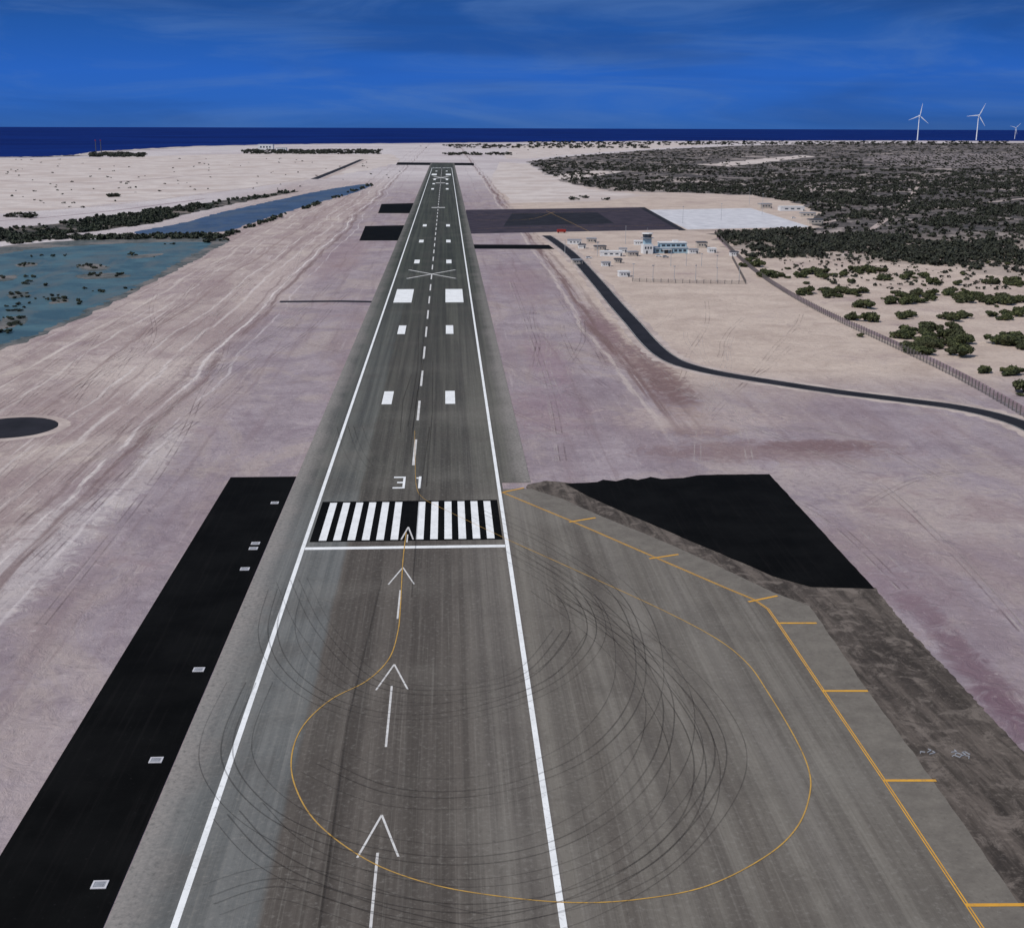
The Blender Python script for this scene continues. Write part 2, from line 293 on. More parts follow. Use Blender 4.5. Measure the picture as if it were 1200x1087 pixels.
# scrub woodland floor
wood=[(618,190),(660,184),(760,176),(860,171),(1000,168),(1200,167.5),(1420,170),(1420,345),(1300,345),(1200,324),(1120,314),(1060,308),(1000,305),(930,303),(880,303),(852,290),(838,274),(900,271),(958,268),(962,250),(935,238),(880,229),(800,226),(720,224),(672,216),(640,203)]
poly('scrubland',rough(PP(wood),25,12),.03,M['scrub'])
poly('sand_clearing',rough(PP([(820,193),(870,188),(940,182),(952,184),(900,190),(850,195)]),60,14),.06,M['sandp'])
poly('sand_clearing',rough(PP([(640,206),(700,200),(730,201),(700,206),(668,212)]),40,5),.06,M['sandp'])
poly('plantation_ground',rough(PP([(1000,186),(1060,181),(1100,180),(1300,179),(1300,196),(1120,197),(1030,192)]),40,28),.055,M['plant'])
for l,w in (([(960,262),(1040,248),(1130,240),(1260,226)],7),([(880,228),(990,216),(1100,210),(1240,205)],9),([(990,300),(1020,270),(1060,240),(1080,210)],6)):
    V=[];Fc=[]; ribbon(V,Fc,smooth(PP(l),8),w,.05); mk('sand_track',V,Fc,M['verge'],kind='structure')
# aprons, taxiways, far pavement
poly('taxiway_apron',PP([(546,246),(752,243),(800,269),(546,274)]),.05,M['apron'])
poly('taxiway_apron',PP([(600,250),(700,249),(720,262),(590,265)]),.06,M['road'])
poly('concrete_apron',PP([(756,246),(880,244),(950,266),(806,269)]),.05,M['concrete'])
V=[];Fc=[]; ribbon(V,Fc,PP([(752,243),(800,270),(880,270),(975,268)]),7,.07); mk('apron_road',V,Fc,M['road'],kind='structure')
poly('taxiway_stub',PP([(548,286.5),(643,287),(650,292),(548,291.5)]),.05,M['black'])
V=[];Fc=[]
for l in ([(556,252),(740,247)],[(560,268),(780,264)],[(640,247),(690,271)],[(556,258),(620,257),(650,248)]): ribbon(V,Fc,smooth(PP(l),6),.35,.08)
mk('apron_marking',V,Fc,M['yellowthin'],kind='structure')
poly('blast_pad',PP([(447,239),(487,238),(484,250),(443,250)]),.05,M['black'])
poly('blast_pad',PP([(428,265),(474,264),(468,282),(421,282)]),.05,M['black'])
poly('runway_end_pad',PP([(466,190.3),(555,191),(556,194),(464,193.4)]),.05,M['black'])
V=[];Fc=[]; ribbon(V,Fc,PP([(328,353.5),(400,353),(460,354)]),6.5,.04); mk('drain_track',V,Fc,M['road'],kind='structure')
cx,cyy=P(12,501)
circ=lambda r,am: [(cx+r*math.cos(t)+random.uniform(-am,am),cyy+r*math.sin(t)+random.uniform(-am,am)) for t in np.linspace(0,2*math.pi,64,endpoint=False)]
poly('turnaround_verge',circ(17.5,.4),.03,M['verge']); poly('turnaround',circ(14,.12),.05,M['road'])
# perimeter road
rd=smooth(PP([(640,276),(652,284),(672,300),(700,331),(722,357),(742,379),(760,400),(778,416),(800,427),(840,437),(900,447),(980,459),(1060,469),(1120,477),(1170,488),(1215,505),(1280,545)]),8)
V=[];Fc=[]; ribbon(V,Fc,rd,[random.uniform(12,17) for _ in rd],.03); mk('road_verge',V,Fc,M['verge'],kind='structure')
V=[];Fc=[]; ribbon(V,Fc,rd,8.2,.06); mk('road',V,Fc,M['road'],kind='structure')
V=[];Fc=[]; ribbon(V,Fc,rd,.18,.075,3.7); ribbon(V,Fc,rd,.18,.075,-3.7); mk('road_marking',V,Fc,M['whitethin'],kind='structure')
# wheel ruts on the open ground
for mm,zz0 in (('rut',.012),('rutl',.016)):
    V=[];Fc=[]; zz=zz0
    for k in range(34):
        if random.random()<.65: x=-random.uniform(58,150); yy=random.uniform(150,500); L=random.uniform(120,500); q=[(x,yy)]; h=random.uniform(-.08,.08)
        else: x=random.uniform(36,120); yy=random.uniform(300,500); L=random.uniform(60,260); q=[(x,yy)]; h=random.uniform(-.4,.4)
        for s in range(6): h+=random.uniform(-.08,.08); q.append((q[-1][0]+math.sin(h)*L/6,q[-1][1]+math.cos(h)*L/6))
        q=smooth(q,5)
        for off in (-.9,.9): ribbon(V,Fc,q,.38,zz,off); zz+=.00005
    for l in ([(830,480),(930,520),(1020,560),(1110,640),(1200,740)],[(1000,600),(1080,560),(1200,545)],[(820,520),(900,500),(1010,515),(1100,560)],[(660,540),(640,440),(600,330)],[(860,560),(960,600),(1060,690)]):
        for off in (-.9,.9): ribbon(V,Fc,smooth(PP(l),8),.4,zz,off+random.uniform(-3,3)*(mm=='rutl')); zz+=.00005
    mk('wheel_rut',V,Fc,M[mm],kind='structure')
# ---------------------------------------------------------------- runway
V=[];Fc=[]; ys=[-60,60,110,160,210,260,310,350,400,500,700,1000,1400,1900,2400,3000,3330]
for a,b in zip(ys[:-1],ys[1:]): rect(V,Fc,-30.5,31 if a>=310 else 23.4,a,b,.10)
mk('runway',V,Fc,M['run'],kind='structure')
padedge=[(622,573),(660,585),(700,603),(790,640),(860,672),(905,694),(948,710),(960,726),(1010,800),(1070,882),(1200,1068),(1300,1215)]
pe=rough(PP(padedge),2.5,.12,False)+[P(1300,1215)]
poly('turn_pad',[(23.4,60),(23.4,P(600,573)[1])]+pe+[(P(1300,1215)[0],60)],.09,M['pad'])
edge=[(588,577),(670,611),(762,651),(850,689),(884,703),(900,714),(912,731),(965,810),(1037,916),(1134,1062),(1235,1215)]
poly('turn_pad_shoulder',[P(600,573)]+pe+list(reversed(PP(edge[1:]))),.10,M['shoulder'])
poly('earth_verge',rough(PP([(616,574),(618,568),(640,563),(668,566),(700,575),(800,605),(900,645),(960,684),(1026,689),(1062,735),(1130,806),(1210,893),(1340,1035),(1340,1250),(1200,1100),(1060,900),(940,730),(860,690),(760,645),(680,610)]),.8,.22),.05,M['dirt'])
top=PP([(662,567),(700,565),(706,562),(722,564),(735,560.5),(748,562.5),(762,559),(775,561.5),(800,560),(822,556.5),(901,555.5)])
poly('asphalt_patch',rough(top,1.5,.18,False)+rough(PP([(901,555.5),(950,608),(1025,690),(950,688),(905,675),(868,659),(800,630),(730,600)]),3,.12,False)+[P(690,582)],.08,M['black'])
poly('asphalt_strip',[(-47.9,318),(-30.7,318),(-30.7,-40),(-47.3,-40)],.08,M['black'])
# white markings
V=[];Fc=[]; z=.115
for a,b in zip(ys[:-1],ys[1:]):
    b2=min(b,2960)
    if a<2960:
        for s in (-1,1): rect(V,Fc,s*22.5-.42,s*22.5+.42,a,b2,z)
rect(V,Fc,-22.0,22.0,258.4,260.1,z)
thr=264.5
for s in (-1,1):
    for k in range(6):
        xa=s*(3.0+k*3.2)+(.3 if s<0 else 0); rect(V,Fc,xa-.85,xa+.85,thr,thr+29,z+.012)
def zone(s0,L,i0,i1,sh=0):
    for s in (-1,1):
        q=sorted((s*i0,s*i1)); rect(V,Fc,q[0]-sh,q[1]-sh,s0,s0+L,z)
for s0,L,a,b in ((406,21,9.0,12.3),(552,25,9.2,12.6),(656,56,9,18.6),(852,24,9.2,12.8),(1012,24,9.2,12.8),(1180,26,9.2,12.8),(1900,40,9,13),(2080,40,9,13),(2250,60,9,13),(2480,80,9,19),(2700,40,9,13)): zone(s0,L,a,b,.3 if s0<700 else 0)
for k in range(6):
    for s in (-1,1): xa=s*(3+k*3.15); rect(V,Fc,xa-.9,xa+.9,2925,2955,z)
mk('runway_marking',V,Fc,M['white'],kind='structure')
V=[];Fc=[]; d=328
while d<2880: rect(V,Fc,-.38,.38,d,d+29,z); d+=54
for ap,t0,t1,x0 in ((246.3,218,233,-.15),(197.5,168,189,0),(149,100,140,.25)):
    for s in (-1,1): ribbon(V,Fc,[(x0,ap),(x0+s*2.6,ap-10)],.3,z+(.004 if s>0 else 0))
    rect(V,Fc,x0-.25,x0+.1,t0,t1,z)
for s in (-1,1): ribbon(V,Fc,[(0.2,273.5),(.2+s*1.35,264.5)],.34,z+.02+(.004 if s>0 else 0))
rect(V,Fc,.05,.35,262.5,268,z+.028)
mk('runway_marking',V,Fc,M['whitethin'],kind='structure')
V=[];Fc=[]
y0,y1=305.5,316.6; s=.6; b_=1.2
X0,X1=-4.8,-1.7; ym=(y0+y1)/2
rect(V,Fc,X0,X1,y1-b_,y1,z); rect(V,Fc,X0,X1,y0,y0+b_,z); rect(V,Fc,X1-s,X1,y0+b_,y1-b_,z); rect(V,Fc,X0+1.0,X1-s,ym-b_/2,ym+b_/2,z)
rect(V,Fc,1.75,2.45,y0,y1,z); rect(V,Fc,1.15,1.75,y1-2.0,y1-.9,z)
mk('runway_number',V,Fc,M['white'],kind='structure')
V=[];Fc=[]
ribbon(V,Fc,[(-15,764),(15,812)],1.5,z); ribbon(V,Fc,[(15,764),(-15,812)],1.5,z+.01)
rect(V,Fc,-7.5,8,1460,1471,z); rect(V,Fc,-8,8,2120,2140,z)
ribbon(V,Fc,[(-14,2300),(14,2420)],5,z+.02); ribbon(V,Fc,[(14,2300),(-14,2420)],5,z+.04)
mk('closed_runway_cross',V,Fc,M['whitethin'],kind='structure')
V=[];Fc=[]; rect(V,Fc,-21.5,21.6,thr-.9,thr+30,.112); mk('threshold_background',V,Fc,M['black'],kind='structure')
V=[];Fc=[]
e=PP(edge)
ribbon(V,Fc,e,.17,.13,.17); ribbon(V,Fc,e,.17,.13,-.17)
for a,b in (((590,577),(614,572)),((667,612),(698,607)),((761,655),(795,650)),((877,705.5),(911,698.5)),((911,730.5),(957,730.5)),((963,810),(1017,810)),((1035,915),(1097,915)),((1131,1061),(1210,1060.5))):
    q=PP([a,b]); ribbon(V,Fc,q,.62,.14)
mk('taxi_edge_marking',V,Fc,M['yellow'],kind='structure')
V=[];Fc=[]
loop=[(600,635),(700,680),(780,717),(840,749),(876,778),(900,812),(930,862),(947,900),(949,930),(935,968),(900,1002),(830,1038),(750,1054),(670,1058),(580,1050),(500,1035),(430,1008),(372,965),(346,922),(342,885),(356,850),(388,820),(430,798),(456,772),(466,742),(469,715),(472,660),(476,624)]
ribbon(V,Fc,smooth(PP(loop),8),.2,.144)
ribbon(V,Fc,smooth(PP([(486,505),(486.5,540),(488,570),(496,584),(520,597),(600,635)]),8),.11,.144)
mk('taxi_guide_marking',V,Fc,M['yellowthin'],kind='structure')
# tyre traces
V=[];Fc=[]
arcs=[[(600,650),(665,690),(688,740),(650,790),(570,825),(480,838),(400,822),(345,785),(325,740),(335,690)],
[(600,640),(700,710),(765,790),(775,860),(735,930),(650,985),(540,1005),(420,990),(330,955),(280,905),(275,860),(300,800)],
[(640,690),(730,760),(800,850),(810,930),(760,1000),(660,1045),(540,1060),(420,1040),(330,1000),(280,950)],
[(560,1090),(680,1060),(790,990),(850,900),(830,830),(760,760),(660,700)],[(408,500),(416,525),(428,545),(440,552)],[(560,600),(640,640),(720,700),(745,790),(700,870),(590,920),(470,925),(380,890)],
[(340,680),(370,740),(430,800),(520,815),(620,795),(670,740)],[(250,1060),(330,1040),(450,1075),(560,1100)]]
zz=.150
for a in arcs:
    pts=smooth(PP(a),14)
    for k in range(4):
        o=(0,1.7,random.uniform(-3.5,-2),random.uniform(3,5))[k]
        ribbon(V,Fc,pts,(.22,.22,.14,.14)[k],zz,o); zz+=.0015
for k in range(7):
    x=random.uniform(-6,6); a=random.uniform(110,400); L=random.uniform(60,200); ribbon(V,Fc,[(x,a),(x+random.uniform(-1,1),a+L*.5),(x+random.uniform(-2,2),a+L)],.3,zz); zz+=.0015
mk('tyre_trace',V,Fc,M['tyre'],kind='structure')
# ---------------------------------------------------------------- vegetation
def crown_np(seed,nl,q,R0,Hh,sq=1.0):
    r=np.random.default_rng(seed); lumps=[]
    for k in range(nl):
        a=r.uniform(0,6.28); d=R0*r.uniform(.1,.78); lumps.append((math.cos(a)*d,math.sin(a)*d*sq,Hh*r.uniform(.3,.78),R0*r.uniform(.2,.46)))
    vs=[];
    for (lx,ly,lz,lr) in lumps:
        m=q//nl; u=r.normal(size=(m,3)); u/=np.linalg.norm(u,axis=1)[:,None]; rad=lr*r.uniform(.55,1.12,m)[:,None]
        c=u*rad*np.array([1,1,.75])+np.array([lx,ly,lz]); c[:,2]=np.maximum(c[:,2],.12)
        t=r.normal(size=(m,3)); t/=np.linalg.norm(t,axis=1)[:,None]; n=u+.5*r.normal(size=(m,3)); b=np.cross(n,t); b/=np.linalg.norm(b,axis=1)[:,None]
        t=np.cross(b,n); t/=np.linalg.norm(t,axis=1)[:,None]
        s=(r.uniform(.5,1.15,m)*R0*(.13 if q>300 else .34))[:,None]
        vs.append(np.stack([c-t*s-b*s*.6,c+t*s-b*s*.6,c+t*s+b*s*.6,c-t*s+b*s*.6],1))
    return np.concatenate(vs).reshape(-1,3)
def quadmesh(name,verts,mat):
    n=len(verts)//4; me=bpy.data.meshes.new(name); me.vertices.add(n*4); me.vertices.foreach_set('co',verts.astype(np.float32).ravel())
    me.loops.add(n*4); me.loops.foreach_set('vertex_index',np.arange(n*4,dtype=np.int32)); me.polygons.add(n)
    me.polygons.foreach_set('loop_start',np.arange(0,n*4,4,dtype=np.int32)); me.update(calc_edges=True); me.materials.append(mat); return me
def trunk_mesh(seed,Hh):
    r=random.Random(seed); V=[];Fc=[]; cyl(V,Fc,(0,0,-.1),(.1,.05,Hh*.32),.2,.14,6)
    for k in range(4):
        a=k*1.57+r.uniform(-.4,.4); e=(math.cos(a)*1.3,math.sin(a)*1.3,Hh*.62); cyl(V,Fc,(.1,.05,Hh*.28),e,.12,.05,5)
    me=bpy.data.meshes.new('trunk'); me.from_pydata(V,[],Fc); me.materials.append(M['bark']); return me
crowns={'leaf':[quadmesh('crown',crown_np(i,11,1100,3.0,2.8,(1,.7,.85,1,.6,.9)[i]),M['leaf']) for i in range(6)],'mleaf':[quadmesh('crown',crown_np(20+i,8,700,2.6,2.4,.8),M['mleaf']) for i in range(4)]}
trunks=[trunk_mesh(i,2.6) for i in range(3)]
def shrub(x,y,s,kind,name,label,cat,group):
    o=empty(name,(x,y,.03),random.uniform(0,6.28),label=label,category=cat,group=group); o.scale=(s*random.uniform(.9,1.3),s*random.uniform(.8,1.15),s*random.uniform(.6,1.1))
    for nm,me in (('trunk',random.choice(trunks)),('crown',random.choice(crowns[kind]))):
        c=bpy.data.objects.new(nm,me); COL.objects.link(c); c.parent=o
def inpoly(u,v,pl):
    r=False; j=len(pl)-1
    for i in range(len(pl)):
        if (pl[i][1]>v)!=(pl[j][1]>v) and u<(pl[j][0]-pl[i][0])*(v-pl[i][1])/(pl[j][1]-pl[i][1])+pl[i][0]: r=not r
        j=i
    return r
def stuffmesh(name,items,mat,tpls,label,cat):
    out=[]
    for (x,y,s,z) in items:
        t=tpls[random.randrange(len(tpls))]; a=random.uniform(0,6.28); ca,sa=math.cos(a)*s,math.sin(a)*s
        out.append(np.stack([t[:,0]*ca-t[:,1]*sa+x,t[:,0]*sa+t[:,1]*ca+y,t[:,2]*s*z+.02],1))
    me=quadmesh(name,np.concatenate(out),mat); o=bpy.data.objects.new(name,me); COL.objects.link(o); o['kind']='stuff'; o['label']=label; o['category']=cat
cl=[(1095,395,40,12,34),(1082,410,20,6,10),(1105,404,26,8,8),(1192,404,24,8,14),(1125,350,62,7,30),(1180,354,34,7,16),(1060,352,30,5,12),(985,345,30,5,13),(942,346,8,4,5),(1008,375,14,3,6),(1065,372,10,3,3),
(910,322,24,5,14),(960,324,32,4,12),(1010,320,26,4,9),(1060,327,30,3,8),(1158,437,7,2,3),(1185,438,12,3,4),(1196,462,5,4,2),(1175,372,24,4,8),(1120,374,12,3,4),(1095,332,8,2,2),(880,310,16,4,8),(1010,360,8,2,2),
(1160,332,44,4,12),(1230,360,30,12,9),(1240,430,30,12,6),(1010,395,5,1,1),(1120,417,9,2,2),(1290,470,30,14,4)]
cand=[]
for (a,b,ru,rv,k) in cl:
    for _ in range(k):
        t=random.uniform(0,6.28); q=math.sqrt(random.random()); cand.append((*P(a+ru*q*math.cos(t),b+rv*q*math.sin(t)),random.choice((random.uniform(.5,.9),random.uniform(.9,1.4),random.uniform(1.1,1.8)))))
while len(cand)<298:
    u,v=random.uniform(850,1240),random.uniform(305,345)
    if inpoly(u,v,[(850,292),(1240,300),(1240,345),(1060,340),(900,330)]): cand.append((*P(u,v),random.uniform(.3,1.0)))
for c_ in cand[:299]: shrub(*c_,'leaf','shrub','olive green desert shrub with ragged crown on pale sand','shrub','desert shrubs beside the airfield')
tp=[crown_np(50+i,4,28,3.0,3.2) for i in range(8)]
items=[]
while len(items)<15500:
    u=random.uniform(600,1300); v=168+152*random.random()**1.1
    if not inpoly(u,v,wood): continue
    if 815<u<955 and 181<v<195 and abs(v-(193-(u-820)*.08))<4.5 and random.random()<.9: continue
    x,y=P(u,v)
    nz=math.sin(x*.008+1.3)*math.sin(y*.005+x*.004)+.55*math.sin(x*.021+y*.013)+.5*math.sin(x*.05-y*.04)+.35*math.sin(x*.11+y*.05+2)
    if nz<-.3 and random.random()<.86: continue
    if v>285 and random.random()<(v-285)/38+.15*(nz<.2): continue
    if u>1010 and 180<v<197 and random.random()<.8: continue
    items.append((x,y,random.uniform(.4,1.5)*(1+max(0,y-1200)/3800),.8/(1+max(0,y-1200)/2600)**.8))
for r_ in range(15):
    v=180.5+r_*1.1
    for k in range(45):
        u=1012+k*5+r_*1.7+random.uniform(-1,1)
        if random.random()<.8: x,y=P(u,v); items.append((x,y,random.uniform(1.1,2.2),.5))
# outlying low scrub thinning out toward the fence
for _ in range(520):
    u=random.uniform(850,1250); v=300+40*random.random()**1.8
    if u<(900+ (v-300)*2): continue
    x,y=P(u,v); items.append((x,y,random.uniform(.2,.75),.8))
stuffmesh('scrub_woodland',items,M['fleaf'],tp,'dense dark green desert scrub covering the plain','woodland')
items=[]
for _ in range(420):
    u=random.choice((random.uniform(0,470),random.uniform(480,900))); v=random.uniform(170,262)
    if u<470 and v<186: continue
    if u<470 and v>262-.1*u-6 : continue
    if u>470 and not (v<182): continue
    x,y=P(u,v)
    if abs(x)<70: continue
    items.append((x,y,random.uniform(.35,.9)*(1+y/6000),.6))
for a,b,ru,rv,k in ((138,182,32,2.2,200),(365,178.5,80,2.2,420),(560,181,40,1.2,60),(132,230,6,1,5),(30,254,20,2,14),(690,233,20,1.5,6),(640,172,120,2,200),(900,168.5,280,1.8,450)):
    for _ in range(k): 
        x,y=P(a+random.uniform(-ru,ru),b+random.uniform(-rv,rv)*(1)); items.append((x,y,random.uniform(.8,1.8)*(1+y/3000),.5))
stuffmesh('scattered_scrub',items,M['fleaf'],tp,'sparse dark scrub dotting pale sand flats','scrub')
# mangroves
items=[];ind=[]
while len(items)+len(ind)<1750:
    u=random.uniform(-60,440); v=random.uniform(212,296)
    strip=-60<u<262 and abs(v-(279.5-(u-100)*.012+max(0,60-u)*.09))<1.9
    k=inpoly(u,v,mang1) or strip or (240<u<436 and abs(v-(271-(u-280)*.345))<1.3)
    if not k: continue
    x,y=P(u,v)
    if math.sin(x*.06+1)+math.sin(y*.031)+.7*math.sin(x*.13+y*.08)<(-.7 if strip else -.45) and random.random()<.9: continue
    (ind if len(ind)<150 and v>268 else items).append((x,y,random.uniform(.4,1.3),1))
for a,b,ru,rv,k in ((108,313,18,2,12),(122,323,24,2,14),(22,346,12,4,8),(14,378,16,7,16),(6,387,8,4,6),(60,350,22,3,7),(40,330,18,5,6),(200,287,8,1,3),(90,355,6,2,4),(262,282,8,2,6),(110,340,14,3,5),(30,311,12,2,6),(69,352,8,2,6),(150,340,5,2,2),(60,300,24,2,6),(20,360,16,6,9),(165,300,18,1.5,5),(8,326,8,2,4)):
    for _ in range(k): ind.append((*P(a+random.uniform(-ru,ru),b+random.uniform(-rv,rv)),random.uniform(.3,.85),1))
for q in ind: shrub(q[0],q[1],q[2],'mleaf','mangrove_shrub','low dark mangrove shrub growing at the lagoon shore','mangrove','mangroves around the lagoon')
stuffmesh('mangrove_belt',items,M['mleaf'],[crown_np(80+i,5,60,2.8,2.6) for i in range(6)],'belt of dark mangroves along the channel banks','mangroves')
# ---------------------------------------------------------------- buildings
def building(u,v,w,d,h,wall,roof,label,rz=0,name='small_building',nw=3,par=True,group=None):
    x,y=P(u,v); o=empty(name,(x,y,0.03),rz,label=label,category='building')
    if group:o['group']=group
    bx('wall',o,[((0,0,0),(w,d,h))],wall); bx('roof',o,[((0,0,h),(w+.6,d+.6,.35)),((0,0,h+.35),(w-.8,d-.8,.25))],roof)
    for k in range(nw):
        xx=-w/2+w*(k+1)/(nw+1); bx('window',o,[((xx,-d/2-.03,h*.42),(w/(nw+1)*.55,.1,h*.28))],M['glass'])
    bx('door',o,[((w/2-.9,-d/2-.03,0),(1.1,.1,2.2))],M['roofd']); return o
x,y=P(758,297); o=empty('control_tower',(x,y,.03),.1,label='short white and pale blue control tower with glazed cab',category='control tower')
bx('base',o,[((0,0,0),(7.4,7.4,7))],M['wall']); bx('shaft',o,[((0,0,7),(5.2,5.2,4.2))],M['wallblue']); bx('balcony',o,[((0,0,11.2),(8.2,8.2,.4))],M['roofg'])
V=[];Fc=[]; cyl(V,Fc,(0,0,11.6),(0,0,14.4),3.1,3.8,8); mk('cab',V,Fc,M['glass'],parent=o)
V=[];Fc=[]; cyl(V,Fc,(0,0,14.4),(0,0,14.9),4.3,4.1,8); mk('roof',V,Fc,M['wall'],parent=o)
cy('antenna',o,[((0,0,14.9),(0,0,19),.08,.04)],M['steel'])
for k in (-2,0,2):
    bx('window',o,[((k,-3.73,3.6),(1.2,.1,1.6))],M['glass']); 
bx('door',o,[((-1,-3.74,0),(1.4,.1,2.3))],M['roofd'])
x,y=P(785,296); o=empty('terminal_building',(x,y,.03),.05,label='white and pale blue two storey terminal with flat roof',category='terminal')
bx('wall',o,[((0,0,0),(25,11,4)),((1.5,0,4),(20,9,3.4))],M['wallblue']); bx('roof',o,[((0,0,4.0),(26,12,.35))],M['wall']).location.z=.01
bx('upper_roof',o,[((1.5,0,7.42),(21,10,.5)),((4,1,7.92),(4,3,1.2))],M['wall'])
for k in range(7): bx('window',o,[((-10.5+k*3.4,-5.56,1.2),(2.2,.12,1.6))],M['glass'])
for k in range(5): bx('window',o,[((-6+k*3.7,-4.56,5),(2.6,.12,1.3))],M['glass'])
bx('canopy',o,[((-4,-7.4,2.9),(7,3,.25)),((-7,-8.7,0),(.2,.2,2.9)),((-1,-8.7,0),(.2,.2,2.9))],M['wall']); bx('door',o,[((-4,-5.57,0),(2.6,.1,2.5))],M['glass'])
W='small white flat roofed airfield building on sand'
for u,v,w,d,h,wa,ro in ((673,286,11,7,3.2,'wall','roofg'),(693,284,8,6,3,'cream','roofg'),(716,300,16,6,3.2,'wall','wall'),(703,293,9,6,3,'cream','roofd'),(731,324,7,5,3,'wall','wall'),(741,300,8,5,3,'cream','roofg'),
  (822,290,8,7,4,'cream','roofd'),(834,296,6,6,3,'wall','wall'),(896,244,14,10,5,'cream','roofg'),(927,247,28,10,4.5,'wall','wall'),(946,254,16,8,4,'cream','roofg'),(955,262,14,8,4,'cream','roofd'),
  (676,309,7,4,2.6,'cream','roofg'),(860,300,6,5,3,'wall','roofd'),(710,312,6,3,2.6,'wall','roofg'),(748,287,7,5,3,'wall','wall'),(682,291,6,4,2.8,'wall','roofd'),(724,308,5,4,2.6,'cream','roofd'),(730,296,6,4,3,'wall','roofg'),(812,297,7,5,3,'wall','roofg')):
    building(u,v,w,d,h,M[wa],M[ro],W,random.uniform(-.15,.15),group='airfield service buildings')
building(312,176,60,40,22,M['wall'],M['wall'],'large white block standing on the distant sand flat',name='coastal_building',nw=4)
building(330,177,40,30,12,M['wall'],M['roofg'],'low white block standing on the distant sand flat',name='coastal_building',nw=4)
for u in (113,119):
    x,y=P(u,182); o=empty('mast',(x,y,0),0,label='thin distant mast near the coast',category='mast'); cy('pole',o,[((0,0,0),(0,0,45),1.6,.9)],M['roofd']); cy('lamp',o,[((0,0,45),(0,0,48),1.8,1.8)],M['red'])
for u,v,h in ((893,252,22),(878,240,20),(800,262,16),(845,258,16),(733,286,14),(866,330,9),(742,327,9),(765,329,9),(790,328,8),(815,329,9),(840,330,8),(786,312,8),(804,312,8),(822,312,8),(840,314,8),(700,300,9),(662,296,9)):
    x,y=P(u,v); o=empty('light_mast',(x,y,.03),random.uniform(0,3),label='slim grey floodlight mast beside airfield buildings',category='light mast',group='floodlight masts')
    cy('pole',o,[((0,0,0),(0,0,h),.22,.12)],M['steel'],6); bx('lamp',o,[((0,0,h),(1.6,.4,.5))],M['roofg'])
def vehicle(u,v,rz,body,kind,label,cat,s=1):
    x,y=P(u,v); o=empty(kind,(x,y,.1),rz,label=label,category=cat)
    if kind=='fire_truck':
        bx('body',o,[((-1.2,0,.7),(5.6,2.5,2.2)),((-1.2,0,2.9),(4.8,1.8,.3))],body); bx('cab',o,[((2.7,0,.7),(2.1,2.5,2.3))],body); bx('windscreen',o,[((3.77,0,1.8),(.06,2.1,.9))],M['glass'])
        wl=[(-3,1.15),(-3,-1.15),(2.5,1.15),(2.5,-1.15)]; r=.55
    else:
        V=[(-2.2,-.88,.35),(2.2,-.88,.35),(2.2,.88,.35),(-2.2,.88,.35),(-2.25,-.88,.95),(2.2,-.85,.85),(2.2,.85,.85),(-2.25,.88,.95)]
        Fc=[(3,2,1,0),(4,5,6,7),(0,1,5,4),(1,2,6,5),(2,3,7,6),(3,0,4,7)]; mk('body',V,Fc,body,parent=o)
        V=[(-1.9,-.8,.93),(1.1,-.8,.9),(1.1,.8,.9),(-1.9,.8,.93),(-1.5,-.65,1.5),(.4,-.65,1.5),(.4,.65,1.5),(-1.5,.65,1.5)]; mk('cabin',V,Fc,M['glass'],parent=o)
        bx('roof',o,[((-.55,0,1.5),(1.9,1.3,.05))],body); wl=[(-1.4,.8),(-1.4,-.8),(1.4,.8),(1.4,-.8)]; r=.34
    for a,b in wl: cy('wheel',o,[((a,b-.12,r),(a,b+.12,r),r,r)],M['rubber'],12)
vehicle(658,273,.1,M['red'],'fire_truck','red airport fire truck parked beside the dark apron','fire truck')
for u,v,m in ((772,301,'carw'),(780,302,'cars'),(726,305,'carw'),(690,303,'carw'),(930,256,'carw')):
    vehicle(u,v,random.uniform(-.5,.5),M[m],'parked_car','small %s car parked on sandy ground by buildings'%('white' if m=='carw' else 'silver'),'car')
for u,v in ((322,589.5),(299.5,637),(287,667),(233,785),(183,891),(117,1037),(297,643)):
    x,y=P(u,v); o=empty('light_pit',(x,y,.084),0,label='square pale concrete pit cover set in black asphalt',category='pit cover',group='pit covers along the strip')
    bx('frame',o,[((0,.72,0),(1.9,.24,.1)),((0,-.72,0),(1.9,.24,.1)),((-.83,0,0),(.24,1.2,.1)),((.83,0,0),(.24,1.2,.1))],M['concrete']); bx('lid',o,[((0,0,0),(1.4,1.18,.07)),((0,0,.07),(.9,.2,.04)),((0,.35,.07),(.9,.12,.04)),((0,-.35,.07),(.9,.12,.04))],M['roofg'])
for k in range(9):
    u=random.uniform(1072,1142); v=878+(u-1072)*.12+random.uniform(-3,3); x,y=P(u,v); L=random.uniform(.5,1.5)
    V=[];Fc=[]; box(V,Fc,(0,0,0),(L,.14,.12)); box(V,Fc,(L*.5,.3,0),(.14,.5,.1)); mk('broken_slab',V,Fc,M['roofg'],loc=(x,y,.06),rz=random.uniform(0,3),label='broken pale concrete fragment lying on dark earth',category='rubble',group='rubble on the verge')
